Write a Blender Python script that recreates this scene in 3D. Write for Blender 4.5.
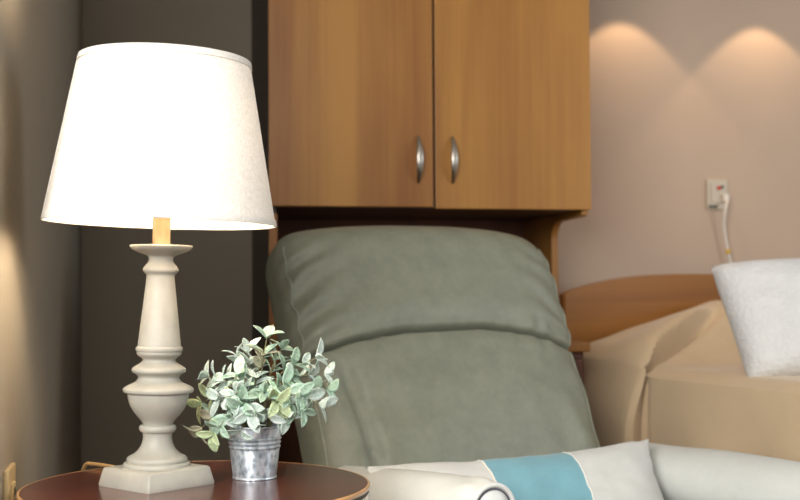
import bpy, bmesh, math, random
from mathutils import Vector, Matrix, noise

for _o in list(bpy.data.objects):
    bpy.data.objects.remove(_o)
SC = bpy.context.scene
COL = SC.collection
R = math.radians
PI = math.pi

# ------------------------------------------------------------------ camera
CAM_H = 0.95
YAW = R(11.6)
cam_d = bpy.data.cameras.new('camera')
cam = bpy.data.objects.new('camera', cam_d)
COL.objects.link(cam)
cam_d.sensor_width = 36.0
cam_d.lens = 54.9
cam.location = (0, 0, CAM_H)
CAM_YAW = YAW - R(0.14)
cam.rotation_euler = (Matrix.Rotation(-CAM_YAW, 3, 'Z') @ Matrix.Rotation(R(90 + 1.88), 3, 'X') @ Matrix.Rotation(R(-0.35), 3, 'Z')).to_euler()
cam_d.dof.use_dof = True
cam_d.dof.focus_distance = 1.98
cam_d.dof.aperture_fstop = 4.6
cam_d.clip_start = 0.02
SC.camera = cam
SC.view_settings.view_transform = 'Standard'
SC.view_settings.look = 'None'
SC.view_settings.gamma = 1
SC.view_settings.use_curve_mapping = False
SC.view_settings.exposure = 0.22

# ------------------------------------------------------------------ world and daylight
w = bpy.data.worlds.new('world')
SC.world = w
w.use_nodes = True
w.node_tree.nodes['Background'].inputs[0].default_value = (0.86, 0.93, 1.0, 1)
w.node_tree.nodes['Background'].inputs[1].default_value = 0.30


def area(name, loc, target, sx, sy, power, col):
    d = bpy.data.lights.new(name, 'AREA')
    d.shape = 'RECTANGLE'
    d.size = sx
    d.size_y = sy
    d.energy = power
    d.color = col
    o = bpy.data.objects.new(name, d)
    COL.objects.link(o)
    o.location = loc
    o.rotation_euler = (Vector(target) - Vector(loc)).to_track_quat('-Z', 'Y').to_euler()
    return o


# daylight through the window beside and behind the viewer, weaker light from the window across the room
area('window_daylight', (-1.0, -0.35, 1.75), (0.5, 2.3, 0.75), 2.0, 1.4, 105, (1.0, 0.975, 0.94))
area('side_window_daylight', (3.5, 0.6, 1.7), (1.0, 2.8, 0.7), 1.3, 1.2, 24, (0.93, 0.97, 1.0))


def W(X, d, z=0.0):
    """floor position from a distance to the right of and ahead of the viewer (a rigid turn by YAW)"""
    return Vector((X * math.cos(YAW) + d * math.sin(YAW), d * math.cos(YAW) - X * math.sin(YAW), z))


rightv = Vector((math.cos(YAW), -math.sin(YAW), 0))
fwdv = Vector((math.sin(YAW), math.cos(YAW), 0))


# ------------------------------------------------------------------ materials
def lin(c):
    return tuple(((v / 255) / 12.92 if v / 255 <= 0.04045 else ((v / 255 + 0.055) / 1.055) ** 2.4) for v in c) + (1,)


class NT:
    def __init__(s, name):
        s.m = bpy.data.materials.new(name)
        s.m.use_nodes = True
        s.t = s.m.node_tree
        s.p = s.t.nodes['Principled BSDF']

    def n(s, typ, **kw):
        nd = s.t.nodes.new(typ)
        for k, v in kw.items():
            if k.startswith('i_'):
                key = k[2:]
                nd.inputs[int(key) if key.isdigit() else key.replace('_', ' ')].default_value = v
            else:
                setattr(nd, k, v)
        return nd

    def l(s, a, b):
        s.t.links.new(a, b)

    def coord(s, scale=(1, 1, 1), rot=(0, 0, 0)):
        tc = s.n('ShaderNodeTexCoord')
        mp = s.n('ShaderNodeMapping')
        mp.inputs['Scale'].default_value = scale
        mp.inputs['Rotation'].default_value = rot
        s.l(tc.outputs['Object'], mp.inputs['Vector'])
        return mp.outputs['Vector']

    def noise(s, vec, scale, detail=4, rough=0.5, dist=0.0):
        nd = s.n('ShaderNodeTexNoise')
        nd.inputs['Scale'].default_value = scale
        nd.inputs['Detail'].default_value = detail
        nd.inputs['Roughness'].default_value = rough
        nd.inputs['Distortion'].default_value = dist
        s.l(vec, nd.inputs['Vector'])
        return nd.outputs['Fac']

    def ramp(s, fac, stops):
        nd = s.n('ShaderNodeValToRGB')
        e = nd.color_ramp.elements
        while len(e) < len(stops):
            e.new(0.5)
        for i, (p, c) in enumerate(stops):
            e[i].position = p
            e[i].color = c
        s.l(fac, nd.inputs['Fac'])
        return nd.outputs['Color']

    def bump(s, h, strength, dist=0.002):
        nd = s.n('ShaderNodeBump')
        nd.inputs['Strength'].default_value = strength
        nd.inputs['Distance'].default_value = dist
        s.l(h, nd.inputs['Height'])
        s.l(nd.outputs['Normal'], s.p.inputs['Normal'])
        return nd


def mix_c(a, b, t):
    return tuple(a[i] * (1 - t) + b[i] * t for i in range(3)) + (1,)


def mul(c, k):
    return tuple(min(1, c[i] * k) for i in range(3)) + (1,)


def mat_noise(name, c, var=0.12, scale=6, rough=0.6, bump=0.0, bscale=200, metallic=0.0, coat=0.0, spec=0.5, sheen=0.0, detail=4, bdist=0.001):
    t = NT(name)
    v = t.coord()
    f = t.noise(v, scale, detail)
    t.l(t.ramp(f, [(0.3, mul(c, 1 - var)), (0.7, mul(c, 1 + var))]), t.p.inputs['Base Color'])
    t.p.inputs['Roughness'].default_value = rough
    t.p.inputs['Metallic'].default_value = metallic
    t.p.inputs['Coat Weight'].default_value = coat
    t.p.inputs['Specular IOR Level'].default_value = spec
    t.p.inputs['Sheen Weight'].default_value = sheen
    if bump:
        t.bump(t.noise(v, bscale, 3), bump, bdist)
    return t.m


def mat_wood(name, c1, c2, axis='Z', freq=9, rough=0.45, coat=0.0, band=2.5):
    t = NT(name)
    sc = {'Z': (freq, freq, 0.6), 'X': (0.35, freq, freq), 'Y': (freq, 0.35, freq)}[axis]
    v = t.coord(sc)
    f1 = t.noise(v, 1.0, 3, 0.5, 0.4)
    sc2 = tuple(x * 14 if x > 1 else x * 3 for x in sc)
    v2 = t.coord(sc2)
    f2 = t.noise(v2, 1.0, 5, 0.6)
    m = t.n('ShaderNodeMath', operation='MULTIPLY_ADD')
    t.l(f2, m.inputs[0])
    m.inputs[1].default_value = 0.25
    t.l(f1, m.inputs[2])
    t.l(t.ramp(m.outputs[0], [(0.42, c1), (0.60, mix_c(c1, c2, 0.5)), (0.78, c2)]), t.p.inputs['Base Color'])
    t.p.inputs['Roughness'].default_value = rough
    t.p.inputs['Coat Weight'].default_value = coat
    t.p.inputs['Coat Roughness'].default_value = 0.12
    t.bump(f2, 0.08, 0.0005)
    return t.m


def mat_fabric(name, c, freq=900, rough=0.9, strength=0.35, var=0.08, sheen=0.2, dist=0.0006):
    t = NT(name)
    v = t.coord()
    f = t.noise(v, 14, 5)
    f2 = t.noise(t.coord((1, 1, 1)), freq * 0.5, 2)
    m = t.n('ShaderNodeMath', operation='MULTIPLY_ADD')
    t.l(f2, m.inputs[0])
    m.inputs[1].default_value = 0.6
    t.l(f, m.inputs[2])
    t.l(t.ramp(m.outputs[0], [(0.55, mul(c, 1 - var)), (1.05 if False else 1.0, mul(c, 1 + var))]), t.p.inputs['Base Color'])
    t.p.inputs['Roughness'].default_value = rough
    t.p.inputs['Sheen Weight'].default_value = sheen
    t.p.inputs['Specular IOR Level'].default_value = 0.2
    wv = t.n('ShaderNodeTexNoise')
    wv.inputs['Scale'].default_value = freq
    t.l(v, wv.inputs['Vector'])
    t.bump(wv.outputs['Fac'], strength, dist)
    return t.m


M = {}
M['taupe'] = mat_noise('taupe_wall_paint', lin((146, 137, 121)), 0.03, 3, 0.75, 0.25, 350)
M['blush'] = mat_noise('pale_mauve_wall_paint', lin((188, 166, 146)), 0.03, 3, 0.75, 0.25, 350)
M['ceiling'] = mat_noise('ceiling_paint', lin((225, 222, 215)), 0.02, 3, 0.85)
M['floor'] = mat_wood('floor_planks', lin((96, 70, 50)), lin((120, 90, 62)), 'Y', 7, 0.5)
M['base'] = mat_noise('baseboard_vinyl', lin((74, 66, 60)), 0.03, 3, 0.5)
M['honey'] = mat_wood('honey_maple', lin((134, 84, 32)), lin((172, 122, 54)), 'Z', 6, 0.42)
M['honey_shaded'] = mat_wood('shaded_honey_maple', lin((62, 50, 42)), lin((74, 60, 50)), 'Z', 7, 0.5)  # cabinet side and underside: their shade is put into this darker wood colour
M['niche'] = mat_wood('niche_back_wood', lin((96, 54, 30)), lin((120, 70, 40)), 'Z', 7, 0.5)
M['headboard'] = mat_wood('amber_headboard', lin((130, 82, 28)), lin((162, 108, 44)), 'X', 7, 0.4)
M['dark_wood'] = mat_wood('dark_nightstand_wood', lin((70, 38, 26)), lin((92, 52, 34)), 'X', 9, 0.4)
M['cherry'] = mat_wood('cherry_table_top', lin((66, 31, 22)), lin((90, 44, 32)), 'X', 6, 0.25, 0.4)
M['cherry_edge'] = mat_noise('golden_table_edge', lin((196, 150, 100)), 0.15, 30, 0.3, coat=0.4)  # lighter golden trim round the table top
M['cherry_band'] = mat_noise('dark_groove', lin((38, 22, 16)), 0.1, 10, 0.5)
M['rim_reflection'] = mat_noise('rim_painted_reflection', lin((150, 138, 126)), 0.08, 10, 0.25, coat=0.5)  # grey is the window's reflection on the shiny rim, painted as colour
M['nickel'] = mat_noise('brushed_nickel', lin((176, 170, 160)), 0.05, 30, 0.32, metallic=1.0)
M['outlet'] = mat_noise('ivory_plastic', lin((214, 190, 142)), 0.02, 10, 0.35)
M['plate'] = mat_noise('call_plate_plastic', lin((190, 178, 158)), 0.02, 10, 0.4)
M['red'] = mat_noise('red_mark', lin((190, 70, 40)), 0.05, 10, 0.4)
M['slot'] = mat_noise('dark_slot', lin((40, 34, 30)), 0.05, 10, 0.5)
M['cord'] = mat_noise('white_cord', lin((222, 214, 202)), 0.03, 10, 0.45)
M['brown_cord'] = mat_noise('tan_cord', lin((176, 140, 92)), 0.03, 10, 0.45)
M['yellow'] = mat_noise('yellow_tag', lin((214, 176, 60)), 0.03, 10, 0.45)
M['paint_lamp'] = mat_noise('antique_white_lamp_paint', lin((160, 157, 146)), 0.10, 22, 0.5, 0.3, 260, detail=6)
M['candle'] = mat_wood('candle_sleeve_wood', lin((150, 118, 84)), lin((170, 138, 102)), 'Z', 40, 0.5)
M['brass'] = mat_noise('satin_brass', lin((190, 160, 110)), 0.05, 30, 0.3, metallic=1.0)
M['bedspread'] = mat_fabric('tan_bedspread', lin((208, 184, 150)), 700, 0.9, 0.25, 0.03)
M['mattress'] = mat_fabric('mattress_ticking', lin((205, 200, 190)), 500)
M['linen'] = mat_fabric('natural_linen', lin((200, 200, 195)), 800, 0.9, 0.4, 0.07)
M['teal'] = mat_fabric('aqua_linen_band', lin((118, 164, 176)), 800, 0.9, 0.4, 0.09)
M['stitch'] = mat_fabric('cushion_stitching', lin((226, 222, 212)), 800)
M['feet'] = mat_noise('dark_plastic', lin((34, 30, 28)), 0.05, 10, 0.5)

# embossed white throw pillow
t = NT('white_embossed_cotton')
v = t.coord()
vo = t.n('ShaderNodeTexVoronoi')
vo.inputs['Scale'].default_value = 85
t.l(v, vo.inputs['Vector'])
t.l(t.ramp(t.noise(v, 12), [(0.3, lin((208, 208, 207))), (0.7, lin((220, 220, 218)))]), t.p.inputs['Base Color'])
t.p.inputs['Roughness'].default_value = 0.9
t.p.inputs['Sheen Weight'].default_value = 0.2
t.bump(vo.outputs['Distance'], 0.75, 0.003)
M['white_pillow'] = t.m


def leather(name, c, rough=0.42, var=0.10):
    t = NT(name)
    v = t.coord()
    f = t.noise(v, 16, 7, 0.7)
    f2 = t.noise(v, 70, 6, 0.75)
    m = t.n('ShaderNodeMath', operation='MULTIPLY_ADD')
    t.l(f2, m.inputs[0])
    m.inputs[1].default_value = 0.5
    t.l(f, m.inputs[2])
    t.l(t.ramp(m.outputs[0], [(0.60, mul(c, 1 - var)), (0.74, c), (0.90, mul(c, 1 + var))]), t.p.inputs['Base Color'])
    t.p.inputs['Roughness'].default_value = rough
    vo = t.n('ShaderNodeTexVoronoi')
    vo.inputs['Scale'].default_value = 420
    t.l(v, vo.inputs['Vector'])
    f3 = t.noise(v, 25, 4)
    m2 = t.n('ShaderNodeMath', operation='MULTIPLY_ADD')
    t.l(vo.outputs['Distance'], m2.inputs[0])
    m2.inputs[1].default_value = 0.25
    t.l(f3, m2.inputs[2])
    t.bump(m2.outputs[0], 0.25, 0.002)
    return t.m


M['leather'] = leather('sage_grey_leather', lin((128, 131, 115)), 0.5)
M['arm_leather'] = leather('pale_grey_arm_leather', lin((206, 209, 205)), 0.42, 0.03)
M['piping'] = leather('leather_piping', lin((112, 113, 100)), 0.45)
M['dark_piping'] = mat_noise('dark_piping', lin((78, 72, 86)), 0.1, 10, 0.45)

# galvanised steel
t = NT('galvanised_steel')
v = t.coord((1, 1, 0.6))
vo = t.n('ShaderNodeTexVoronoi')
vo.inputs['Scale'].default_value = 130
vo.inputs['Randomness'].default_value = 1
t.l(v, vo.inputs['Vector'])
f = t.noise(v, 60, 5, 0.7, 1.5)
m = t.n('ShaderNodeMath', operation='MULTIPLY_ADD')
t.l(vo.outputs['Distance'], m.inputs[0])
m.inputs[1].default_value = 0.4
t.l(f, m.inputs[2])
t.l(t.ramp(m.outputs[0], [(0.4, lin((124, 134, 142))), (0.62, lin((176, 186, 194))), (0.8, lin((220, 228, 234)))]), t.p.inputs['Base Color'])
t.p.inputs['Metallic'].default_value = 0.65
t.l(t.ramp(m.outputs[0], [(0.35, (0.5, 0.5, 0.5, 1)), (0.8, (0.28, 0.28, 0.28, 1))]), t.p.inputs['Roughness'])
t.bump(m.outputs[0], 0.12, 0.001)
M['zinc'] = t.m

# lamp shade linen: diffuse + translucent
t = NT('lamp_shade_linen')
v = t.coord((1, 1, 1))
tc = t.n('ShaderNodeTexCoord')
fz = t.noise(t.coord((60, 60, 1400)), 1.0, 2)
fx = t.noise(t.coord((900, 900, 40)), 1.0, 2)
m = t.n('ShaderNodeMath', operation='ADD')
t.l(fz, m.inputs[0])
t.l(fx, m.inputs[1])
colr = t.ramp(m.outputs[0], [(0.34, lin((216, 209, 199))), (0.5, lin((229, 225, 217))), (0.64, lin((236, 232, 226)))])
m.operation = 'MULTIPLY_ADD'
m.inputs[1].default_value = 0.5
h = t.n('ShaderNodeMath', operation='MULTIPLY')
t.l(fx, h.inputs[0])
h.inputs[1].default_value = 0.5
t.l(h.outputs[0], m.inputs[2])
tr = t.n('ShaderNodeBsdfTranslucent')
df = t.n('ShaderNodeBsdfDiffuse')
t.l(colr, tr.inputs[0])
t.l(colr, df.inputs[0])
mx = t.n('ShaderNodeMixShader')
mx.inputs[0].default_value = 0.027
t.l(df.outputs[0], mx.inputs[1])
t.l(tr.outputs[0], mx.inputs[2])
t.l(mx.outputs[0], t.t.nodes['Material Output'].inputs['Surface'])
M['shade'] = t.m
M['shade_trim'] = mat_fabric('lamp_shade_trim', lin((226, 226, 224)), 800, 0.9, 0.2, 0.04)

t = NT('lit_bulb')
t.p.inputs['Base Color'].default_value = (1, 0.9, 0.75, 1)
t.p.inputs['Emission Color'].default_value = (1, 0.82, 0.62, 1)
t.p.inputs['Emission Strength'].default_value = 150
M['bulb'] = t.m

# leaves
t = NT('frosted_eucalyptus_leaf')
at = t.n('ShaderNodeAttribute', attribute_name='leafcol')
v = t.coord()
f = t.noise(v, 260, 3, 0.6)
r = t.ramp(f, [(0.48, lin((210, 220, 214))), (0.60, lin((186, 204, 190))), (0.70, lin((120, 154, 122)))])
mxr = t.n('ShaderNodeMix', data_type='RGBA', blend_type='MULTIPLY')
mxr.inputs[0].default_value = 1.0
t.l(r, mxr.inputs[6])
t.l(at.outputs['Color'], mxr.inputs[7])
t.l(mxr.outputs[2], t.p.inputs['Base Color'])
t.p.inputs['Roughness'].default_value = 0.55
t.p.inputs['Subsurface Weight'].default_value = 0.0
M['leaf'] = t.m
M['stem'] = mat_noise('plant_stem', lin((122, 116, 84)), 0.1, 40, 0.7)
M['moss'] = mat_noise('dark_moss', lin((52, 60, 44)), 0.3, 80, 0.9, 0.8, 300, bdist=0.004)


# ------------------------------------------------------------------ geometry helpers
def obj(name, bm, mat, parent=None, smooth=True, loc=None, rotz=None):
    me = bpy.data.meshes.new(name)
    bmesh.ops.recalc_face_normals(bm, faces=bm.faces)
    bm.to_mesh(me)
    bm.free()
    mats = mat if isinstance(mat, (list, tuple)) else [mat]
    for mm in mats:
        me.materials.append(mm)
    if smooth:
        for p in me.polygons:
            p.use_smooth = True
        try:
            me.set_sharp_from_angle(angle=R(42))
        except Exception:
            pass
    o = bpy.data.objects.new(name, me)
    COL.objects.link(o)
    if parent:
        o.parent = parent
    if loc is not None:
        o.location = loc
    if rotz is not None:
        o.rotation_euler = (0, 0, rotz)
    return o


def thing(name, label, cat, loc=(0, 0, 0), rotz=0, group=None):
    o = bpy.data.objects.new(name, None)
    o.empty_display_size = 0.05
    COL.objects.link(o)
    o.location = loc
    o.rotation_euler = (0, 0, rotz)
    tag(o, label, cat, group)
    return o


def tag(o, label, cat, group=None):
    o['label'] = label
    o['category'] = cat
    if group:
        o['group'] = group
    return o


def structure(name, bm, mat, smooth=False):
    o = obj(name, bm, mat, None, smooth)
    o['kind'] = 'structure'
    return o


def box(bm, x0, x1, y0, y1, z0, z1, bev=0.0, seg=2):
    r = bmesh.ops.create_cube(bm, size=1)
    vs = r['verts']
    for v in vs:
        v.co = Vector(((x0 + x1) / 2 + v.co.x * (x1 - x0), (y0 + y1) / 2 + v.co.y * (y1 - y0), (z0 + z1) / 2 + v.co.z * (z1 - z0)))
    if bev:
        es = list({e for v in vs for e in v.link_edges})
        bmesh.ops.bevel(bm, geom=es, offset=bev, segments=seg, profile=0.6, affect='EDGES')
    return bm


def bx(*a, **k):
    return box(bmesh.new(), *a, **k)


def lathe(bm, prof, n=64, cap=True, c=(0, 0, 0), closed=False):
    rings = []
    for r, z in prof:
        rings.append([bm.verts.new((c[0] + r * math.cos(2 * PI * i / n), c[1] + r * math.sin(2 * PI * i / n), c[2] + z)) for i in range(n)])
    m = len(rings)
    for a in range(m if closed else m - 1):
        A, B = rings[a], rings[(a + 1) % m]
        for i in range(n):
            bm.faces.new((A[i], A[(i + 1) % n], B[(i + 1) % n], B[i]))
    if cap and not closed:
        bm.faces.new(rings[0])
        bm.faces.new(rings[-1])
    return bm


def smooth_profile(pts, k=5):
    """Catmull-Rom through the profile points; a point given twice stays a crease"""
    out = []
    n = len(pts)
    for i in range(n - 1):
        p1, p2 = Vector(pts[i]), Vector(pts[i + 1])
        if (p1 - p2).length < 1e-7:
            continue
        p0 = Vector(pts[i - 1]) if i > 0 else p1
        p3 = Vector(pts[i + 2]) if i + 2 < n else p2
        for j in range(k):
            u = j / k
            q = 0.5 * ((2 * p1) + (p2 - p0) * u + (2 * p0 - 5 * p1 + 4 * p2 - p3) * u * u + (3 * p1 - p0 - 3 * p2 + p3) * u ** 3)
            out.append((q.x, q.y))
    out.append(tuple(pts[-1]))
    return out


def path(pts, k=6):
    out = []
    n = len(pts)
    P = [Vector(p) for p in pts]
    for i in range(n - 1):
        p1, p2 = P[i], P[i + 1]
        p0 = P[i - 1] if i > 0 else p1
        p3 = P[i + 2] if i + 2 < n else p2
        for j in range(k):
            u = j / k
            out.append(0.5 * ((2 * p1) + (p2 - p0) * u + (2 * p0 - 5 * p1 + 4 * p2 - p3) * u * u + (3 * p1 - p0 - 3 * p2 + p3) * u ** 3))
    out.append(P[-1])
    return out


def tube(bm, pts, rad, n=8, closed=False):
    pts = [Vector(p) for p in pts]
    m = len(pts)
    rings = []
    up = Vector((0, 0, 1))
    prev = None
    for i in range(m):
        if closed:
            tan = pts[(i + 1) % m] - pts[i - 1]
        else:
            tan = pts[min(i + 1, m - 1)] - pts[max(i - 1, 0)]
        tan.normalize()
        if prev is None:
            a = up if abs(tan.z) < 0.9 else Vector((1, 0, 0))
            s = tan.cross(a).normalized()
        else:
            s = (prev - tan * prev.dot(tan)).normalized()
        prev = s
        t2 = tan.cross(s)
        rr = rad(i / (m - 1)) if callable(rad) else rad
        rings.append([bm.verts.new(pts[i] + (s * math.cos(2 * PI * j / n) + t2 * math.sin(2 * PI * j / n)) * rr) for j in range(n)])
    for i in range(m if closed else m - 1):
        A, B = rings[i], rings[(i + 1) % m]
        for j in range(n):
            bm.faces.new((A[j], A[(j + 1) % n], B[(j + 1) % n], B[j]))
    if not closed:
        bm.faces.new(rings[0])
        bm.faces.new(rings[-1])
    return bm


def prism(bm, outline, axis, a, b):
    """extrude a closed 2-D outline between a and b along axis"""
    def mk(p, h):
        if axis == 'X':
            return (h, p[0], p[1])
        if axis == 'Y':
            return (p[0], h, p[1])
        return (p[0], p[1], h)
    A = [bm.verts.new(mk(p, a)) for p in outline]
    B = [bm.verts.new(mk(p, b)) for p in outline]
    n = len(outline)
    bm.faces.new(A)
    bm.faces.new(B)
    for i in range(n):
        bm.faces.new((A[i], A[(i + 1) % n], B[(i + 1) % n], B[i]))
    return bm


def sst(a, b, x):
    t = max(0.0, min(1.0, (x - a) / (b - a)))
    return t * t * (3 - 2 * t)


def gauss(x, s):
    return math.exp(-(x / s) ** 2)


# ------------------------------------------------------------------ room
XL, XR, YB, YF, HT = -0.216, 3.9, 3.9, -2.2, 2.6
structure('floor', bx(-2.4, XR + 0.1, YF, YB + 0.1, -0.1, 0.0), M['floor'])
structure('ceiling', bx(-2.4, XR + 0.1, YF, YB + 0.1, HT, HT + 0.1), M['ceiling'])
structure('wall_left', bx(XL - 0.1, XL, 1.75, YB + 0.1, 0, HT), M['taupe'])
structure('wall_back', bx(XL, 0.33, YB, YB + 0.1, 0, HT), M['taupe'])
structure('wall_bed', bx(0.33, XR + 0.1, YB, YB + 0.1, 0, HT), M['blush'])
structure('baseboard_left', bx(XL, XL + 0.012, 1.75, YB - 0.012, 0, 0.1, bev=0.003), M['base'])
structure('baseboard_back', bx(XL, 0.305, YB - 0.012, YB, 0, 0.1, bev=0.003), M['base'])
structure('baseboard_bed', bx(1.232, XR, YB - 0.012, YB, 0, 0.1, bev=0.003), M['base'])

# ------------------------------------------------------------------ wall unit
CX0, CX1, CB, CT, CF = 0.308, 1.228, 1.18, 2.25, 3.30
unit = thing('wall_cabinet', 'honey maple wall unit with two upper doors and open niche behind the recliner', 'cabinet', ((CX0 + CX1) / 2, YB - 0.3, 0))
ux, uy = (CX0 + CX1) / 2, YB - 0.3
HW = (CX1 - CX0) / 2


def side_profile(yback, ylow, yfront, zb, zt):
    # lower panel edge, quarter curve forward, cabinet front
    pts = [(yback, 0.0), (ylow, 0.0), (ylow, zb - 0.075)]
    for i in range(1, 9):
        t_ = PI / 2 * i / 8
        pts.append((ylow - 0.06 * (1 - math.cos(t_)), zb - 0.075 + 0.05 * math.sin(t_)))
    pts += [(yfront + 0.03, zb - 0.02)]
    pts += [(yfront + 0.006, zb - 0.016), (yfront + 0.006, zt), (yback, zt)]
    return pts


bm = bmesh.new()
prism(bm, side_profile(0.3, 0.0, -0.278, CB, CT), 'X', HW - 0.02, HW)
sp = obj('side_panel', bm, M['honey'], unit, False)
bm = bmesh.new()
box(bm, -HW + 0.001, -HW + 0.02, -0.278, 0.3, 0, CT)
lp = obj('side_panel', bm, M['honey_shaded'], unit, False)
lp['label'] = 'left side panel with shade painted in dark brown'
obj('edge_strip', bx(-HW + 0.001, -HW + 0.024, -0.284, -0.278, 0, CB - 0.02, bev=0.001), M['honey'], lp, False)
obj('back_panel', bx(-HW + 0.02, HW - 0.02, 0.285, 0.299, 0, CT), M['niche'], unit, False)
obj('bottom_panel', bx(-HW + 0.02, HW - 0.02, -0.278, 0.285, CB - 0.002, CB + 0.02), M['honey_shaded'], unit, False)
obj('top_panel', bx(-HW + 0.02, HW - 0.02, -0.278, 0.285, CT - 0.02, CT), M['honey_shaded'], unit, False)
obj('shelf', bx(-HW + 0.02, HW - 0.02, -0.24, 0.285, 1.7, 1.718), M['honey_shaded'], unit, False)
for s in (-1, 1):
    bm = bmesh.new()
    x0, x1 = (-HW, -0.0035) if s < 0 else (0.0035, HW)
    box(bm, x0, x1, -0.30, -0.281, CB - (0.0 if s < 0 else 0.004), CT, bev=0.002)
    dr = obj('door', bm, M['honey'], unit, False)
    dr['label'] = 'left honey maple door' if s < 0 else 'right honey maple door'
    hx = -0.046 if s < 0 else 0.052
    zc = 1.312
    bm = bmesh.new()
    pts = []
    N = 24
    ringsv = []
    for i in range(N + 1):
        u = -1 + 2 * i / N
        z = zc + u * 0.066
        y = -0.301 - 0.026 * (1 - abs(u) ** 2.2)
        hw_ = 0.0035 + 0.0065 * (1 - u * u)
        th = 0.0035
        ringsv.append([bm.verts.new((hx + hw_ * math.cos(a), y + th * math.sin(a), z)) for a in [2 * PI * j / 12 for j in range(12)]])
    for i in range(N):
        for j in range(12):
            bm.faces.new((ringsv[i][j], ringsv[i][(j + 1) % 12], ringsv[i + 1][(j + 1) % 12], ringsv[i + 1][j]))
    bm.faces.new(ringsv[0])
    bm.faces.new(ringsv[-1])
    obj('handle', bm, M['nickel'], dr)

# ------------------------------------------------------------------ night stand in the niche
ns = thing('nightstand', 'dark reddish wooden nightstand between the recliner and the bed', 'nightstand', (0.968, 3.44, 0))
obj('body', bx(-0.21, 0.21, -0.2, 0.2, 0.06, 0.775, bev=0.004), M['dark_wood'], ns, False)
obj('top', bx(-0.225, 0.222, -0.225, 0.215, 0.775, 0.802, bev=0.006), M['headboard'], ns, False)
for z0, z1 in ((0.53, 0.755), (0.29, 0.515), (0.075, 0.275)):
    dw = obj('drawer', bx(-0.2, 0.2, -0.218, -0.2, z0, z1, bev=0.004), M['dark_wood'], ns, False)
    obj('handle', tube(bmesh.new(), path([(-0.05, -0.216, (z0 + z1) / 2), (-0.045, -0.238, (z0 + z1) / 2), (0.045, -0.238, (z0 + z1) / 2), (0.05, -0.216, (z0 + z1) / 2)], 4), 0.004), M['nickel'], dw)
for sx in (-1, 1):
    for sy in (-1, 1):
        obj('foot', bx(sx * 0.18 - 0.02, sx * 0.18 + 0.02, sy * 0.17 - 0.02, sy * 0.17 + 0.02, 0, 0.06), M['dark_wood'], ns, False)

# ------------------------------------------------------------------ bed
BR = R(12)
bed = thing('bed', 'single bed with arched amber wooden headboard below the mauve wall', 'bed', (1.266, 3.655, 0), BR)
# headboard: local x 0..0.98, y 0..0.03
out = [(0.0, 0.0)]
for i in range(41):
    u = i / 40
    x = 0.98 * u
    z = 0.935 + 0.062 * (1 - abs(2 * u - 1) ** 2.6)
    out.append((x, z))
out.append((0.98, 0.0))
bm = bmesh.new()
prism(bm, out, 'Y', 0.0, 0.032)
bmesh.ops.bevel(bm, geom=[e for e in bm.edges if abs(e.verts[0].co.y - e.verts[1].co.y) < 1e-6], offset=0.004, segments=2, affect='EDGES')
obj('headboard', bm, M['headboard'], bed, False)
MT = 0.722
obj('mattress', bx(0.03, 0.95, -1.95, -0.01, 0.48, MT - 0.03, bev=0.05, seg=4), M['mattress'], bed)
obj('bed_base', bx(0.05, 0.93, -1.93, -0.02, 0.27, 0.478, bev=0.01), M['dark_wood'], bed, False)
for x in (0.08, 0.9):
    for y in (-1.88, -0.08):
        obj('leg', bx(x - 0.03, x + 0.03, y - 0.03, y + 0.03, 0, 0.27, bev=0.004), M['dark_wood'], bed, False)


# sleeping pillow under the spread, then the spread itself
def cushion_bm(wd, ht, th, nx=40, ny=28, pinch=0.06, wr=0.004, seed=0, flat=0.55, corner=0.0, rnd_c=0.0):
    """a sewn cushion in its own plane: x across, z up, y thickness"""
    bm = bmesh.new()
    F, Bk = {}, {}
    for i in range(nx + 1):
        for j in range(ny + 1):
            u = -1 + 2 * i / nx
            v = -1 + 2 * j / ny
            # edges curve in between the corners
            x = u * wd / 2 * (1 - pinch * (1 - v * v) * 1.0 * abs(u) ** 2 + 0) * (1 + corner * abs(v) ** 6 * abs(u) ** 6)
            z = v * ht / 2 * (1 - pinch * (1 - u * u) * abs(v) ** 2) * (1 + corner * abs(v) ** 6 * abs(u) ** 6)
            if rnd_c:
                cc = rnd_c * abs(u) ** 8 * abs(v) ** 8
                x *= 1 - cc
                z *= 1 - cc * wd / ht
            t = max(0.0, (1 - u ** 4)) ** flat * max(0.0, (1 - v ** 4)) ** flat
            nz = noise.noise(Vector((u * 2.2 + seed, v * 2.2, seed * 0.7)))
            ed = (1 - t) * 0.8
            nz2 = noise.noise(Vector((u * 6 + seed, v * 6, 3 + seed)))
            y = t * th / 2 * (1 + 0.12 * nz) + wr * nz2 * min(1, t * 4)
            bd = (i in (0, nx)) or (j in (0, ny))
            p = bm.verts.new((x, -max(y, 0.0), z))
            F[i, j] = p
            Bk[i, j] = p if bd else bm.verts.new((x, max(t * th / 2 * (1 + 0.1 * nz), 0.0), z))
    for i in range(nx):
        for j in range(ny):
            bm.faces.new((F[i, j], F[i + 1, j], F[i + 1, j + 1], F[i, j + 1]))
            q = (Bk[i, j], Bk[i, j + 1], Bk[i + 1, j + 1], Bk[i + 1, j])
            if len(set(q)) == 4 and q != (F[i, j], F[i, j + 1], F[i + 1, j + 1], F[i + 1, j]):
                try:
                    bm.faces.new(q)
                except ValueError:
                    pass
    return bm, F, Bk


def hump(x, y):
    """height of the covered sleeping pillow above the mattress"""
    yy = -y
    # front foot of the hump runs slightly diagonally
    front = 0.50 - 0.10 * sst(0.0, 0.6, x) 
    a = 1 - sst(front - 0.20, front, yy)
    side = max(0.0, min(1.0, 0.04 + x / 0.5)) ** 0.9 * (1 - sst(0.78, 1.02, x))
    back = 0.75 + 0.25 * sst(0.0, 0.12, yy)
    h = 0.182 * a * (0.18 + 0.82 * side) * back
    return h


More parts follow.
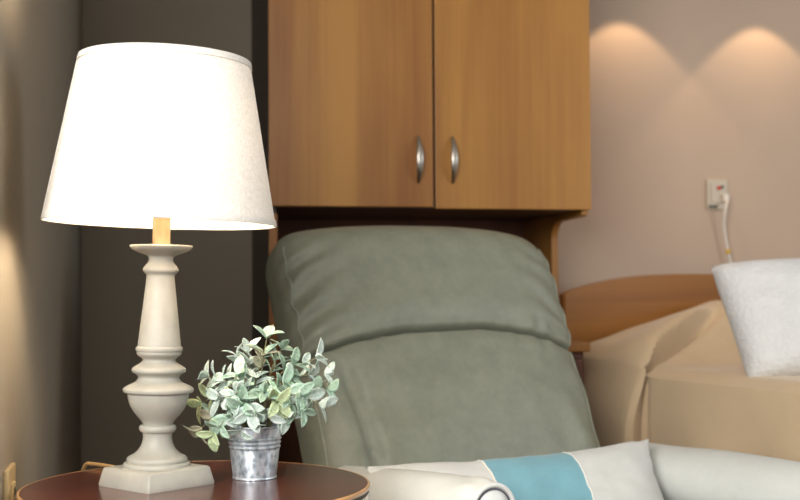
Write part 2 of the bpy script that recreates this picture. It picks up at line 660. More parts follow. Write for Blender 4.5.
bm = bmesh.new()
nx, ny = 130, 220
V = {}
half_drop = 0.40
for j in range(ny + 1):
    yy = -0.015 - (1.97) * (j / ny) ** 1.25
    for i in range(nx + 1):
        s = -half_drop + (0.98 + 2 * half_drop) * i / nx
        rr = 0.045
        flare = (0.050 * (1 - sst(0.385, 0.415, -yy)) + 0.008) * sst(0.03, 0.2, -yy)
        if s < 0:
            x = -0.0 - flare * sst(0, 0.18, -s) - 0.006
            z = MT + s
            fold = 0.010 * math.sin(yy * 17 + 1.0) * sst(0.02, 0.3, -s) + 0.0
            x -= fold
            x += 0.030 * gauss(yy + 0.432, 0.022) * sst(0, 0.02, -s)
            x = min(x, 0.022)
        elif s > 0.98:
            x = 0.98 + 0.02 + 0.010 * math.sin(yy * 15) * sst(0.02, 0.3, s - 0.98)
            z = MT - (s - 0.98)
        else:
            x = s
            z = MT
        # round the shoulder
        if 0 <= s < rr:
            a = (1 - s / rr)
            z -= rr * 0.42 * a * a
            x += 0.0
        if 0.98 - rr < s <= 0.98:
            a = (1 - (0.98 - s) / rr)
            z -= rr * 0.42 * a * a
        if s < 0:
            z -= rr * 0.42 * (1 - sst(0, 0.03, -s)) + 0.0
            z -= 0.0
        if s > 0.98:
            z -= rr * 0.42 * (1 - sst(0, 0.03, s - 0.98))
        yo_ = 0.0
        hh = hump(max(0, min(0.98, s)), yy)
        if s < 0:
            hh *= 1 - sst(0, 0.35, -s)
        z += hh
        if 0.0 <= s <= 0.98:
            z += 0.004 * noise.noise(Vector((s * 5, yy * 4, 1.3)))
            # folded flap: a crease runs from the near left of the hump up and inwards
            ax_, ay_, bx_, by_ = 0.0, 0.40, 0.44, 0.20
            dx_, dy_ = bx_ - ax_, by_ - ay_
            ll = math.hypot(dx_, dy_)
            al = ((s - ax_) * dx_ + (-yy - ay_) * dy_) / ll / ll
            tt = -((s - ax_) * dy_ - (-yy - ay_) * dx_) / ll     # positive towards the foot
            wt = (1 - sst(0.55, 1.05, al))
            z += 0.042 * (1 - sst(-0.010, 0.010, tt)) * sst(-0.16, -0.01, tt) * wt * sst(-0.05, 0.08, s)
            z -= 0.050 * gauss(tt - 0.020, 0.022) * wt
            sh_ = 0.040 * (1 - sst(-0.016, 0.014, tt)) * sst(-0.13, -0.01, tt) * wt
            x -= sh_ * dy_ / ll
            yo_ = -sh_ * dx_ / ll
            z += 0.004 * noise.noise(Vector((s * 9, yy * 13, 7))) * (1 - sst(0.5, 0.6, -yy))
        elif s < 0:
            yo_ = -0.045 * (1 - sst(0.398, 0.410, -yy)) * sst(0.28, 0.39, -yy)
        V[i, j] = bm.verts.new((x, yy + yo_, z))
for j in range(ny):
    for i in range(nx):
        bm.faces.new((V[i, j], V[i + 1, j], V[i + 1, j + 1], V[i, j + 1]))
# foot end drop
low = [bm.verts.new(V[i, ny].co + Vector((0, -0.02, 0))) for i in range(nx + 1)]
for i, q in enumerate(low):
    q.co.z = MT - half_drop if q.co.z > MT - half_drop else q.co.z
for i in range(nx):
    bm.faces.new((V[i, ny], V[i + 1, ny], low[i + 1], low[i]))
spread = obj('bedspread', bm, M['bedspread'])
md = spread.modifiers.new('thickness', 'SOLIDIFY')
md.thickness = 0.006
md.offset = 1
spread.location = (1.266, 3.655, 0)
spread.rotation_euler = (0, 0, BR)
tag(spread, 'plain tan bedspread draped over the bed and its pillow', 'bedspread')

bm, _, _ = cushion_bm(0.56, 0.34, 0.09, 30, 20, 0.04, 0.002, 2)
sp_ = obj('sleeping_pillow', bm, M['linen'], bed)
sp_.rotation_euler = (R(-90), 0, 0)
sp_.location = (0.52, -0.21, MT + 0.03)

# white throw pillow leaning on the hump
bm, _, _ = cushion_bm(0.53, 0.332, 0.16, 60, 44, 0.025, 0.003, 5, 0.42, 0.0, 0.018)
for v in bm.verts:
    v.co.x *= 1 + 0.07 * v.co.z / 0.17
tp = obj('throw_pillow', bm, M['white_pillow'])
tag(tp, 'white textured throw pillow leaning upright on the bed', 'pillow')
q = W(1.102, 3.17, 0.874)
tp.location = q
tp.rotation_euler = (Matrix.Rotation(-YAW + R(3), 3, 'Z') @ Matrix.Rotation(R(-26), 3, 'X') @ Matrix.Rotation(R(-3), 3, 'Y')).to_euler()

# ------------------------------------------------------------------ call plate + cord on the bed wall
cp = thing('call_point_plate', 'beige nurse call wall plate with red mark and hanging white cord above the bed', 'wall plate', (1.905, YB, 1.272))
obj('plate', bx(-0.039, 0.039, -0.012, 0, -0.052, 0.052, bev=0.004), M['plate'], cp, False)
obj('face', bx(-0.026, 0.028, -0.016, -0.0118, -0.03, 0.04, bev=0.002), M['plate'], cp, False)
obj('button', lathe(bmesh.new(), [(0.0075, 0), (0.0075, 0.004), (0.004, 0.005)], 20), M['red'], cp).matrix_local = Matrix.Translation((0.002, -0.0158, 0.022)) @ Matrix.Rotation(R(90), 4, 'X')
obj('indicator', bx(0.009, 0.019, -0.018, -0.0158, 0.02, 0.03), M['slot'], cp, False)
obj('jack', bx(-0.034, -0.006, -0.018, -0.0118, -0.046, -0.038), M['slot'], cp, False)

cc = obj('call_cord', tube(bmesh.new(), path([(0.012, -0.02, 0.008), (0.006, -0.045, -0.01), (-0.002, -0.048, -0.04), (0.0, -0.035, -0.09), (0.015, -0.03, -0.17), (0.035, -0.03, -0.25), (0.06, -0.04, -0.33), (0.07, -0.04, -0.40)], 8), 0.0052, 10), M['cord'], cp)
cc.location = (0.010, 0, -0.022)
obj('plug', bx(0.002, 0.022, -0.034, -0.0165, -0.006, 0.022, bev=0.003), M['cord'], cc, False)
obj('tag', lathe(bmesh.new(), [(0.006, -0.008), (0.0085, -0.006), (0.0085, 0.006), (0.006, 0.008)], 16, c=(0.0165, -0.03, -0.175)), M['yellow'], cc)

# ------------------------------------------------------------------ over-bed light (just above the frame) with two warm downlights
ob = thing('wall_light', 'long over-bed wall light with two warm downlights', 'light', (1.80, YB, 2.05))
obj('housing', bx(-0.42, 0.42, -0.20, 0, -0.02, 0.06, bev=0.008), M['nickel'], ob, False)
for dx in (-0.235, 0.268):
    obj('reflector', lathe(bmesh.new(), [(0.034, -0.021), (0.034, -0.028), (0.027, -0.028), (0.020, -0.021)], 32, closed=True, c=(dx, -0.145, 0)), M['nickel'], ob)
    d = bpy.data.lights.new('downlight', 'SPOT')
    d.energy = 5.0
    d.color = (1.0, 0.70, 0.42)
    d.spot_size = R(86)
    d.spot_blend = 0.22
    d.shadow_soft_size = 0.012
    lo = bpy.data.objects.new('downlight', d)
    COL.objects.link(lo)
    lo.location = (1.80 + dx, YB - 0.145, 2.05 - 0.032)
    lo.rotation_euler = (R(0), 0, 0)

# ------------------------------------------------------------------ recliner
CH_O = W(0.178, 2.669)
chair = thing('recliner', 'sage grey leather recliner armchair with rolled arms and pillow-top back', 'armchair', CH_O, R(16.4))
AX = 0.36          # arm centre
AF, AB = -0.60, 0.03


# backrest ---------------------------------------------------------------
REC = R(26)
BH = 0.712          # along the reclined axis, from z=.45
BASE = Vector((0, 0.065, 0.45))
dirU = Vector((0, math.sin(REC), math.cos(REC)))
dirF = Vector((0, -math.cos(REC), math.sin(REC)))


def back_hw(s):
    return 0.362 + 0.006 * sst(0.25, 0.75, s)


def seam_s(x):
    return 0.504 + 0.073 * (1 - (x / 0.38) ** 2)


def back_point(a, s):
    """a: angle round the section (0 = right, 90deg = front), s: 0..1 up the back"""
    ca, sa = math.cos(a), math.sin(a)
    e = 0.40
    hw = back_hw(s)
    # top closes in a rounded shoulder
    top = max(0.0, (s - 0.86) / 0.14)
    capw = (1 - top ** 2.6 * 0.999) ** (1 / 2.6) if top < 1 else 0.0
    cw = 1 - 0.20 * (1 - capw) - 0.03 * top
    if top >= 1:
        cw = 0.77
    x = hw * cw * math.copysign(abs(ca) ** e, ca)
    fd = 0.085 + 0.018 * gauss(s - 0.80, 0.20) + 0.02 * gauss(s - 0.3, 0.25)
    bd = 0.075
    capd = (1 - min(1, top) ** 2.2 * 0.998) ** (1 / 2.2)
    yv = (fd if sa > 0 else bd) * math.copysign(abs(sa) ** (0.62 if sa > 0 else e), sa) * (0.03 + 0.97 * capd)
    # crown across the width
    if sa > 0:
        yv += 0.018 * (1 - min(1, abs(x) / hw) ** 2) * capd
        # seam between the bolster and the lower panel
        sp = s - seam_s(x)
        fw = min(1.0, sa * 3)
        depth = 0.034 * gauss(sp, 0.0065) + 0.008 * gauss(sp, 0.03)
        yv -= depth * fw
        # bulge above the seam
        yv += 0.007 * gauss(sp - 0.08, 0.06) * fw
        # gathered wrinkles
        edge = sst(0.45, 1.0, abs(x) / hw)
        if sp > 0:
            ph = 30 * (s - 0.62) + 9 * (abs(x) / hw)
            g = math.sin(ph * 2.1 + 1.5 * noise.noise(Vector((x * 9, s * 7, 1))))
            yv += 0.0085 * g * edge * sst(0.0, 0.05, sp) * (1 - sst(0.3, 0.42, sp)) * fw * (1.0 if x < 0 else 0.5)
        else:
            g = noise.noise(Vector((x * 11 + sp * 5, s * 4 - x * 3, 4)))
            yv += 0.010 * g * fw * sst(0.1, 0.9, abs(x) / hw)
            # long soft crease down the left
            yv -= 0.018 * gauss(x + 0.265 + 0.10 * (s - 0.3), 0.018) * fw * sst(0.02, 0.2, s) * (1 - sst(0.4, 0.55, s))
        # short puckers along the seam
        yv += 0.0035 * math.sin(x * 95 + 3 * noise.noise(Vector((x * 12, 0, 0)))) * gauss(sp, 0.045) * fw
        yv += 0.004 * noise.noise(Vector((x * 5, s * 6, 9))) * fw
    p = BASE + dirU * (s * BH) + dirF * yv + Vector((x, 0, 0))
    # the top edge sags slightly to the sides
    p.z -= 0.018 * (x / 0.38) ** 2 * sst(0.7, 1, s)
    return p


bm = bmesh.new()
NA, NS = 170, 230
rings = []
for j in range(NS + 1):
    s = j / NS
    if s > 0.86:
        u = (s - 0.86) / 0.14
        s = 0.86 + 0.14 * math.sin(u * PI / 2)
    rings.append([bm.verts.new(back_point(2 * PI * i / NA, s)) for i in range(NA)])
for j in range(NS):
    A, B = rings[j], rings[j + 1]
    for i in range(NA):
        bm.faces.new((A[i], A[(i + 1) % NA], B[(i + 1) % NA], B[i]))
bm.faces.new(rings[0])
bm.faces.new(rings[-1])
br = obj('backrest', bm, M['leather'], chair)
for sg in (1, -1):
    pts = []
    for k in range(70):
        s = 0.02 + 0.90 * k / 69
        a = PI / 2 + sg * R(66)
        p = back_point(a, s)
        pts.append(p + dirF * 0.001 + Vector((-sg * 0.001, 0, 0)))
    obj('piping', tube(bmesh.new(), pts, 0.0032, 8), M['leather'], br)


# arms --------------------------------------------------------------------
def arm_bm(sx):
    AF = -0.60 if sx < 0 else -0.68
    bm = bmesh.new()
    NR, NL = 56, 60
    rings = []
    for k in range(NL + 1):
        u = k / NL
        uu = 1 - (1 - u) ** 1.6 if True else u
        y = AB + (AF - AB) * uu
        tf = (y - AF)      # distance from the front
        # roll radius, gathered in at the front ring
        g = 1 - gauss(tf, 0.10) * 0.22 - gauss(tf, 0.03) * 0.16
        gb = 0.55 + 0.45 * sst(0, 0.08, AB - y)
        r = 0.070 * g * gb
        zc = (0.530 + 0.025 * uu) if sx > 0 else (0.520 + 0.062 * uu + 0.013 * gauss(tf, 0.06))
        ring = []
        for i in range(NR):
            f = i / NR
            # section: roll on top (300 deg) then two straight flanks down
            if f < 0.64:
                a = R(-52) + R(284) * (f / 0.64)
                pl = 1 + 0.03 * math.sin(a * 9 + 1) * gauss(tf - 0.035, 0.035)
                x = r * pl * math.cos(a)
                z = zc + r * pl * math.sin(a)
            else:
                v = (f - 0.64) / 0.36
                xl = r * 0.62
                if v < 0.42:
                    w_ = v / 0.42
                    x = -xl - (0.052 - xl) * w_
                    z = zc - r * 0.80 - (zc - r * 0.80 - 0.09) * (0.05 + 0.95 * w_)
                elif v < 0.58:
                    w_ = (v - 0.42) / 0.16
                    x = -0.052 + 0.104 * w_
                    z = 0.09
                else:
                    w_ = 1 - (v - 0.58) / 0.42
                    x = xl + (0.052 - xl) * w_
                    z = zc - r * 0.80 - (zc - r * 0.80 - 0.09) * (0.05 + 0.95 * w_)
            n_ = noise.noise(Vector((x * 12 + sx, y * 5, z * 6))) * 0.004
            ring.append(bm.verts.new((sx * AX + x * (1 + n_), y, z + n_)))
        rings.append(ring)
    for k in range(NL):
        A, B = rings[k], rings[k + 1]
        for i in range(NR):
            bm.faces.new((A[i], A[(i + 1) % NR], B[(i + 1) % NR], B[i]))
    bm.faces.new(rings[0])
    bm.faces.new(rings[-1])
    return bm


for sx in (-1, 1):
    AF = -0.60 if sx < 0 else -0.68
    ar = obj('arm', arm_bm(sx), M['arm_leather'], chair)
    zc = 0.555 if sx > 0 else 0.598
    fc = Vector((sx * AX, AF, zc))
    # padded round front panel with its welts, continuing down as a narrow facing
    bm = bmesh.new()
    prof = [(0.0005, 0.011), (0.012, 0.0105), (0.022, 0.008), (0.029, 0.003), (0.031, -0.004)]
    lathe(bm, prof, 40)
    bmesh.ops.transform(bm, matrix=Matrix.Translation(fc + Vector((0, -0.001, 0))) @ Matrix.Rotation(R(90), 4, 'X'), verts=bm.verts)
    obj('arm_front_disc', bm, M['arm_leather'], ar)
    for rad, tr_, mt, yo in ((0.0322, 0.0014, 'dark_piping', -0.0015), (0.0385, 0.0042, 'arm_leather', -0.001)):
        pts = [fc + Vector((rad * math.cos(a), yo, rad * math.sin(a))) for a in [2 * PI * i / 48 for i in range(48)]]
        obj('welt', tube(bmesh.new(), pts, tr_, 8, True), M[mt], ar)
    bm = bmesh.new()
    box(bm, sx * AX - 0.030, sx * AX + 0.030, AF - 0.012, AF + 0.01, 0.10, zc - 0.045, bev=0.008, seg=3)
    obj('facing', bm, M['arm_leather'], ar)

# seat, footrest, base ------------------------------------------------------
bm = bmesh.new()
box(bm, -0.295, 0.295, -0.60, 0.02, 0.27, 0.435, bev=0.05, seg=5)
obj('seat', bm, M['leather'], chair)
bm = bmesh.new()
box(bm, -0.295, 0.295, -0.66, -0.605, 0.10, 0.40, bev=0.02, seg=4)
obj('footrest', bm, M['leather'], chair)
obj('base', bx(-0.30, 0.30, -0.56, 0.0, 0.06, 0.268, bev=0.01), M['piping'], chair, False)
obj('back_shell', bx(-0.36, 0.36, 0.0, 0.13, 0.07, 0.50, bev=0.03, seg=4), M['leather'], chair)
for x in (-0.3, 0.3):
    for y in (-0.5, 0.05):
        obj('foot', lathe(bmesh.new(), [(0.022, 0), (0.028, 0.06), (0.03, 0.092)], 24, c=(x * 1.05, y, 0)), M['feet'], chair)

# lumbar cushion ---------------------------------------------------------------
bm, F, Bk = cushion_bm(0.675, 0.27, 0.12, 84, 40, 0.07, 0.004, 11, 0.5, 0.04)
for v in bm.verts:
    u = v.co.x / 0.345
    v.co.z += 0.012 * (u - 0.1) * abs(u) + -0.006 * sst(0.75, 1.0, u) * (1 if v.co.z > 0 else 0)
    v.co.z += 0.012 * sst(0.3, 0.9, -u) * (1 if v.co.z > 0 else 0)
cush = obj('lumbar_cushion', bm, [M['linen'], M['teal']])
for p in cush.data.polygons:
    if -0.115 < p.center.x < 0.098:
        p.material_index = 1
tag(cush, 'cream linen lumbar cushion with wide aqua band lying on the recliner', 'cushion')
cm = Matrix.Rotation(R(16.4), 4, 'Z')
loc = CH_O + cm.to_3x3() @ Vector((-0.046, -0.27, 0.0)) + Vector((0, 0, 0.502))
cush.rotation_euler = (Matrix.Rotation(R(16.4 + 2), 3, 'Z') @ Matrix.Rotation(R(-32), 3, 'X')).to_euler()
cush.location = loc
for xs in (-0.115, 0.098):
    ii = min(range(85), key=lambda i: abs(F[i, 20].co.x - xs)) if False else None
seam_pts = {}
for xs in (-0.1144, 0.0968):
    loop = []
    me = cush.data
    cand = [v.co.copy() for v in me.vertices if abs(v.co.x - xs) < 0.0075 and v.co.y <= 1e-5]
    cand.sort(key=lambda c: c.z)
    keep = []
    for c in cand:
        if not keep or c.z - keep[-1].z > 0.004:
            keep.append(Vector((xs, c.y - 0.0006, c.z)))
    obj('seam', tube(bmesh.new(), keep, 0.0016, 6), M['stitch'], cush)

# ------------------------------------------------------------------ round table
TZ = 0.657
TC = W(-0.314, 1.860)
tb = thing('side_table', 'round dark cherry side table with golden edge under the lamp', 'table', (TC.x, TC.y, 0), 0)
TR = 0.262
bm = bmesh.new()
lathe(bm, [(0.0001, 0.628), (TR - 0.008, 0.628), (TR - 0.008, TZ - 0.001), (TR - 0.0035, TZ), (0.0001, TZ)], 128, cap=False)
obj('tabletop', bm, M['cherry'], tb)
obj('edge_trim', lathe(bmesh.new(), smooth_profile([(TR - 0.0036, TZ + 0.0003), (TR - 0.001, TZ - 0.0002), (TR, TZ - 0.003), (TR - 0.001, TZ - 0.0065), (TR - 0.006, TZ - 0.007)], 4), 128, closed=True), M['cherry_edge'], tb)
obj('groove', lathe(bmesh.new(), [(TR - 0.0075, TZ - 0.0068), (TR - 0.0035, TZ - 0.0068), (TR - 0.0035, TZ - 0.0125), (TR - 0.0075, TZ - 0.0125)], 128, closed=True), M['cherry_band'], tb)
obj('rim_band', lathe(bmesh.new(), [(TR - 0.012, TZ - 0.0122), (TR - 0.002, TZ - 0.0122), (TR - 0.001, TZ - 0.015), (TR - 0.001, TZ - 0.05), (TR - 0.004, TZ - 0.053), (TR - 0.012, TZ - 0.053)], 128, closed=True), M['rim_reflection'], tb)
obj('pedestal', lathe(bmesh.new(), smooth_profile([(0.05, 0.605), (0.034, 0.58), (0.028, 0.5), (0.04, 0.42), (0.045, 0.36), (0.028, 0.3), (0.03, 0.2), (0.05, 0.15), (0.05, 0.1)], 5), 40), M['cherry'], tb)
obj('support_plate', lathe(bmesh.new(), [(0.12, 0.604), (0.13, 0.628)], 40), M['cherry'], tb)
for k in range(3):
    a = R(30 + 120 * k)
    pts = path([(0.03 * math.cos(a), 0.03 * math.sin(a), 0.15), (0.12 * math.cos(a), 0.12 * math.sin(a), 0.13), (0.2 * math.cos(a), 0.2 * math.sin(a), 0.05), (0.24 * math.cos(a), 0.24 * math.sin(a), 0.018)], 6)
    obj('leg', tube(bmesh.new(), pts, lambda u: 0.022 - 0.006 * u, 12), M['cherry'], tb)

# ------------------------------------------------------------------ table lamp
LP = W(-0.376, 1.861)
lamp = thing('table_lamp', 'lit table lamp with turned antique white base and white linen drum shade', 'lamp', (LP.x, LP.y, TZ), 0)
K = 0.001525


def zz(y):
    return 0.293 - (y - 290) * K


# square plinth with sloping sides, one corner towards the viewer
pa = R(49) - YAW
bm = bmesh.new()
lv = []
for hw_, z in ((0.0618, 0.0), (0.0624, 0.003), (0.0575, 0.0255), (0.0557, 0.0275), (0.048, 0.029)):
    ring = []
    c = 0.003
    for (sx, sy) in ((1, 1), (-1, 1), (-1, -1), (1, -1)):
        seq = [(sx * hw_, sy * (hw_ - c)), (sx * (hw_ - c * 0.3), sy * (hw_ - c * 0.3)), (sx * (hw_ - c), sy * hw_)]
        if sx * sy < 0:
            seq.reverse()
        ring += seq
    lv.append([bm.verts.new((p[0] * math.cos(pa) - p[1] * math.sin(pa), p[0] * math.sin(pa) + p[1] * math.cos(pa), z)) for p in ring])
for a in range(len(lv) - 1):
    n = len(lv[a])
    for i in range(n):
        bm.faces.new((lv[a][i], lv[a][(i + 1) % n], lv[a + 1][(i + 1) % n], lv[a + 1][i]))
bm.faces.new(lv[0])
bm.faces.new(lv[-1])
obj('plinth', bm, M['paint_lamp'], lamp)

prof_px = [(33, 468), (33, 468), (33.0, 463), (32.2, 460.5), (29.5, 459.5), (29.5, 459.5), (29.8, 457), (28.0, 454.5), (22.5, 451.5), (18.0, 447), (15.2, 441), (14.2, 435), (14.8, 431), (14.8, 431),
           (17.3, 429.3), (18.3, 426.5), (17.2, 423.8), (14.2, 423), (14.2, 423), (16.5, 419.0), (22.5, 412), (27.5, 404), (29.8, 396), (30.2, 391.5), (30.2, 391.5), (33.5, 391), (34.6, 389), (34.2, 386.8), (30.0, 384),
           (23.5, 381), (20.6, 377.5), (20.3, 375.5), (22.6, 373), (25.8, 371), (26.6, 368.5), (25.0, 366), (20, 363), (16.6, 360.2), (16.2, 358), (18.4, 356), (21.6, 353.5), (22.0, 350.5), (22.9, 349.5), (23.0, 346.8), (21.4, 345.2), (21.4, 345.2),
           (13.6, 275.5), (13.6, 275.5), (14.4, 273.5), (17.0, 270.8), (17.4, 268.2), (15.5, 265.0), (12.6, 261.5), (12.0, 258), (14.0, 255), (22, 252), (28.5, 248.8), (30.8, 246), (30.6, 244.8), (29.0, 244.6), (20, 247.5), (9, 248)]
prof = [(r * K, zz(y)) for r, y in prof_px]
tilt = Matrix.Rotation(R(1.1), 4, Vector((math.sin(YAW), math.cos(YAW), 0)))
bm = lathe(bmesh.new(), smooth_profile(prof, 4), 72)
bd = obj('column', bm, M['paint_lamp'], lamp)
bd.matrix_local = Matrix.Translation((0, 0, 0.001)) @ tilt
bm = lathe(bmesh.new(), [(0.0133, zz(248.5)), (0.0133, 0.452), (0.011, 0.453)], 40)
cs = obj('candle_sleeve', bm, M['candle'], lamp)
cs.matrix_local = tilt
bm = lathe(bmesh.new(), smooth_profile([(0.013, 0.452), (0.014, 0.47), (0.0135, 0.495), (0.0285, 0.535), (0.03, 0.555), (0.022, 0.58), (0.0005, 0.588)], 4), 32)
bl = obj('bulb', bm, M['bulb'], lamp)
bl.matrix_local = tilt
# harp and finial
bm = bmesh.new()
pts = path([(0.012, 0, 0.45), (0.045, 0, 0.47), (0.055, 0, 0.53), (0.045, 0, 0.60), (0.0, 0, 0.636), (-0.045, 0, 0.60), (-0.055, 0, 0.53), (-0.045, 0, 0.47), (-0.012, 0, 0.45)], 6)
tube(bm, pts, 0.0018, 8)
hp = obj('harp', bm, M['brass'], lamp)
hp.matrix_local = tilt
bm = lathe(bmesh.new(), smooth_profile([(0.003, 0.634), (0.008, 0.638), (0.005, 0.644), (0.0095, 0.652), (0.0075, 0.660), (0.0005, 0.664)], 4), 24)
fn = obj('finial', bm, M['brass'], lamp)
fn.matrix_local = tilt

SB, ST, RB, RT = 0.397, 0.648, 0.1750, 0.1290
stilt = Matrix.Translation((0.006, 0, SB)) @ Matrix.Rotation(R(1.7), 4, Vector((math.sin(YAW), math.cos(YAW), 0))) @ Matrix.Translation((0, 0, -SB))
bm = bmesh.new()
lathe(bm, [(RB + (RT - RB) * i / 12, SB + (ST - SB) * i / 12) for i in range(13)], 128, cap=False)
sh = obj('lamp_shade', bm, M['shade'], lamp)
sh.matrix_local = stilt
for nm, r0, z0, sgn in (('bottom_trim', RB, SB, 1), ('top_trim', RT, ST, -1)):
    sl = (RT - RB) / (ST - SB)
    hgt = 0.0095
    bm = bmesh.new()
    pr = [(r0 + 0.0016, z0), (r0 + 0.0018 + sl * hgt * sgn, z0 + hgt * sgn), (r0 - 0.0008 + sl * hgt * sgn, z0 + hgt * sgn), (r0 - 0.0012, z0), (r0, z0 - 0.001 * sgn)]
    lathe(bm, pr, 128, closed=True)
    obj(nm, bm, M['shade'], sh)
# side seam of the shade, towards its left
a0 = PI + R(14) - YAW
bm = bmesh.new()
for da in (-0.012, 0.012):
    pass
pts = [((RB + 0.0006 + (RT - RB) * u) * math.cos(a0), (RB + 0.0006 + (RT - RB) * u) * math.sin(a0), SB + (ST - SB) * u) for u in [i / 10 for i in range(11)]]
pts = [Vector((x, y, z)) for x, y, z in [(p[0], p[1], p[2]) for p in pts]]
tube(bm, pts, 0.0012, 6)
obj('seam', bm, M['shade'], sh)
# spider wires holding the shade
bm = bmesh.new()
for k in range(3):
    a = R(20 + 120 * k)
    tube(bm, [(0, 0, 0.637), (0.08 * math.cos(a), 0.08 * math.sin(a), 0.632), ((RT - 0.001) * math.cos(a), (RT - 0.001) * math.sin(a), 0.643)], 0.0014, 6)
lathe(bm, [(0.011, 0.6355), (0.011, 0.6385)], 24)
obj('spider', bm, M['brass'], sh)
# lamp cord along the table to the outlet
CORD = [rightv * a + fwdv * b + Vector((0, 0, c)) for a, b, c in ((-0.03, 0.045, 0.008), (-0.06, 0.10, 0.0045), (-0.10, 0.155, 0.0045), (-0.142, 0.188, 0.005), (-0.162, 0.205, 0.0), (-0.172, 0.215, -0.04), (-0.16, 0.20, -0.16), (-0.165, 0.14, -0.2), (-0.18, 0.05, -0.13), (-0.193, -0.002, -0.075))]
pts = [Vector(p) for p in CORD]
bm = tube(bmesh.new(), path(CORD, 6), 0.0032, 8)
obj('cord', bm, M['brown_cord'], lamp)

# outlet on the left wall -----------------------------------------------------
ow = thing('wall_outlet', 'ivory power outlet on the left wall beside the side table', 'outlet', (XL, 1.935, 0.625))
obj('plate', bx(0, 0.008, -0.048, 0.048, -0.062, 0.062, bev=0.003), M['outlet'], ow, False)
for z in (-0.024, 0.024):
    s_ = obj('socket', bx(0.008, 0.0115, -0.018, 0.018, z - 0.014, z + 0.014, bev=0.002), M['outlet'], ow, False)
    obj('slot', bx(0.0115, 0.0121, -0.009, -0.006, z - 0.006, z + 0.006), M['slot'], s_, False)
    obj('slot', bx(0.0115, 0.0121, 0.006, 0.009, z - 0.006, z + 0.006), M['slot'], s_, False)

# ------------------------------------------------------------------ plant in a metal bucket
PP = W(-0.2350, 1.925)
plant = thing('potted_plant', 'small frosted green leafy plant in a galvanised metal bucket beside the lamp', 'plant', (PP.x, PP.y, TZ), 0)
prof = [(0.0005, 0.004), (0.031, 0.004), (0.0335, 0.0), (0.0348, 0.0008), (0.0348, 0.0028), (0.0338, 0.004), (0.0338, 0.004)]


def br_(z):
    return 0.0338 + (0.0430 - 0.0338) * z / 0.082


for z in [0.012, 0.025, 0.04, 0.0455]:
    prof.append((br_(z), z))
for zc in (0.0495, 0.0560, 0.0625):
    prof += [(br_(zc) - 0.0003, zc - 0.0026), (br_(zc) + 0.0016, zc), (br_(zc) - 0.0003, zc + 0.0026)]
prof += [(br_(0.068), 0.068), (br_(0.079), 0.079), (0.0442, 0.0795), (0.0450, 0.0812), (0.0442, 0.083), (0.0426, 0.0825), (0.0415, 0.075), (0.036, 0.02), (0.0005, 0.012)]
bm = lathe(bmesh.new(), prof, 72, cap=False)
obj('bucket', bm, M['zinc'], plant)
obj('soil', lathe(bmesh.new(), [(0.040, 0.066), (0.040, 0.071), (0.0005, 0.078)], 32), M['moss'], plant)

rnd = random.Random(7)
lb = bmesh.new()
lcol = lb.loops.layers.color.new('leafcol')
stb = bmesh.new()


def leaf(bm, base, d, nrm, L, Wd, col, curl):
    d = d.normalized()
    side = d.cross(nrm).normalized()
    nrm = side.cross(d).normalized()
    NL = 7
    rows = []
    for i in range(NL + 1):
        u = i / NL
        wv = Wd * (math.sin(PI * u ** 0.92) ** 0.72)
        if i == 0:
            wv = Wd * 0.06
        if i == NL:
            wv = 0.0002
        c = base + d * (L * u) + nrm * (curl * L * (u * u) * -1 + 0.05 * L * math.sin(PI * u))
        row = []
        for k, s in enumerate((-1, -0.55, 0, 0.55, 1)):
            lift = 0.16 * Wd * (abs(s) ** 1.5)
            row.append(bm.verts.new(c + side * (s * wv / 2) + nrm * lift * (wv / Wd)))
        rows.append(row)
    for i in range(NL):
        for k in range(4):
            f = bm.faces.new((rows[i][k], rows[i][k + 1], rows[i + 1][k + 1], rows[i + 1][k]))
            f.smooth = True
            edge = 1.0 + (0.10 if k in (0, 3) else -0.04)
            for lp_ in f.loops:
                lp_[lcol] = (min(1, col[0] * edge), min(1, col[1] * edge), min(1, col[2] * edge), 1)


PK = 0.00158
# tip positions: right/left offset, forward offset (m), height above table; measured roughly off the plant's silhouette
tips = [(207, 370, .00), (222, 392, -.03), (236, 350, .03), (247, 346, .01), (269, 330, .00), (283, 342, .02), (297, 357, -.01), (322, 351, .00), (330, 368, .02),
        (333, 384, .00), (326, 398, -.02), (310, 404, -.03), (198, 399, .01), (202, 423, -.02), (217, 428, -.03), (236, 412, -.05), (256, 405, -.055),
        (274, 410, -.05), (292, 408, -.04), (258, 372, -.01), (270, 385, -.04), (240, 386, -.045), (226, 374, -.01), (288, 378, -.02), (303, 388, -.03),
        (253, 360, .04), (275, 362, .04), (312, 372, .03), (215, 408, .02), (300, 398, .03), (230, 400, .04), (262, 392, .05), (212, 383, .03), (246, 424, -.055),
        (248, 398, -.05), (266, 418, -.05), (284, 395, -.045), (225, 418, -.045), (296, 372, .0), (262, 350, .0), (242, 368, -.02), (318, 390, .01)]
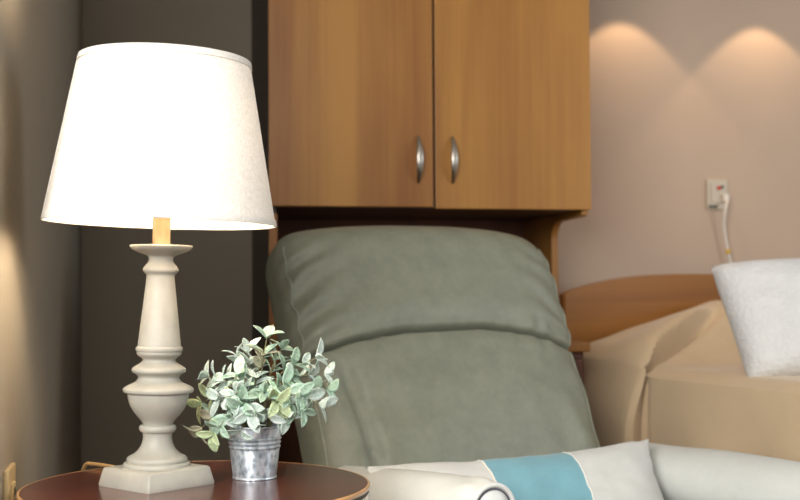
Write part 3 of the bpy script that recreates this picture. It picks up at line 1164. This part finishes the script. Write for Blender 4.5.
for (px, py, dep) in tips:
    dep += rnd.uniform(-.01, .01)
    tip = rightv * ((px - 256) * PK * 0.93) + fwdv * dep + Vector((0, 0, 0.084 + (421 - py) * PK * 0.93))
    b0 = Vector((tip.x * 0.18, tip.y * 0.18, 0.074))
    out_ = Vector((tip.x, tip.y, 0))
    mid = b0.lerp(tip, 0.55) + Vector((0, 0, 0.018 + 0.15 * out_.length))
    P_ = path([b0, b0.lerp(mid, 0.6) + Vector((0, 0, 0.006)), mid, tip], 5)
    tube(stb, P_, lambda u: 0.0011 - 0.0005 * u, 5)
    tan = (P_[-1] - P_[-4]).normalized()
    hue = rnd.random()
    if hue < 0.5:
        base_c = (0.90, 0.92, 0.91)
    elif hue < 0.86:
        base_c = (0.74, 0.81, 0.75)
    elif hue < 0.95:
        base_c = (0.86, 0.88, 0.72)
    else:
        base_c = (0.80, 0.74, 0.66)
    # terminal cluster + opposite pairs down the stem
    view = (-fwdv * 0.75 + Vector((0, 0, 0.5))).normalized()
    for lvl, (u, cnt, sc) in enumerate(((1.0, 3, 1.0), (0.80, 2, 1.05), (0.58, 2, 0.9))):
        idx = min(len(P_) - 1, int(u * (len(P_) - 1)))
        bp = P_[idx]
        td = (P_[min(idx + 1, len(P_) - 1)] - P_[max(idx - 1, 0)]).normalized()
        sv = td.cross(view)
        if sv.length < 0.1:
            sv = rightv.copy()
        sv.normalize()
        spin = rnd.uniform(0, PI)
        if lvl == 2 and rnd.random() < 0.45:
            continue
        for c in range(cnt):
            ang = spin + 2 * PI * c / cnt
            perp = (sv * math.cos(ang) + td.cross(sv) * math.sin(ang)).normalized()
            dd = (td * rnd.uniform(0.35, 0.85) + perp * rnd.uniform(0.7, 1.0)).normalized()
            nn = (td * 0.8 - perp * 0.5 + view * rnd.uniform(0.2, 0.9) + Vector((rnd.uniform(-.3, .3), rnd.uniform(-.3, .3), 0.2))).normalized()
            L = rnd.uniform(0.026, 0.038) * sc
            kk = rnd.uniform(0.92, 1.06)
            col = tuple(min(1, x * kk) for x in base_c)
            tp_ = bp + dd * L
            if tp_.z < 0.03 or (tp_.z < 0.086 and math.hypot(tp_.x, tp_.y) < 0.07 and abs(tp_.dot(rightv)) < 0.043):
                continue
            leaf(lb, bp, dd, nn, L, L * rnd.uniform(0.42, 0.54), col, rnd.uniform(-0.05, 0.25))
fo = bpy.data.meshes.new('foliage')
lb.to_mesh(fo)
lb.free()
fo.materials.append(M['leaf'])
foo = bpy.data.objects.new('foliage', fo)
COL.objects.link(foo)
foo.parent = plant
md = foo.modifiers.new('thickness', 'SOLIDIFY')
md.thickness = 0.0005
obj('stems', stb, M['stem'], plant)
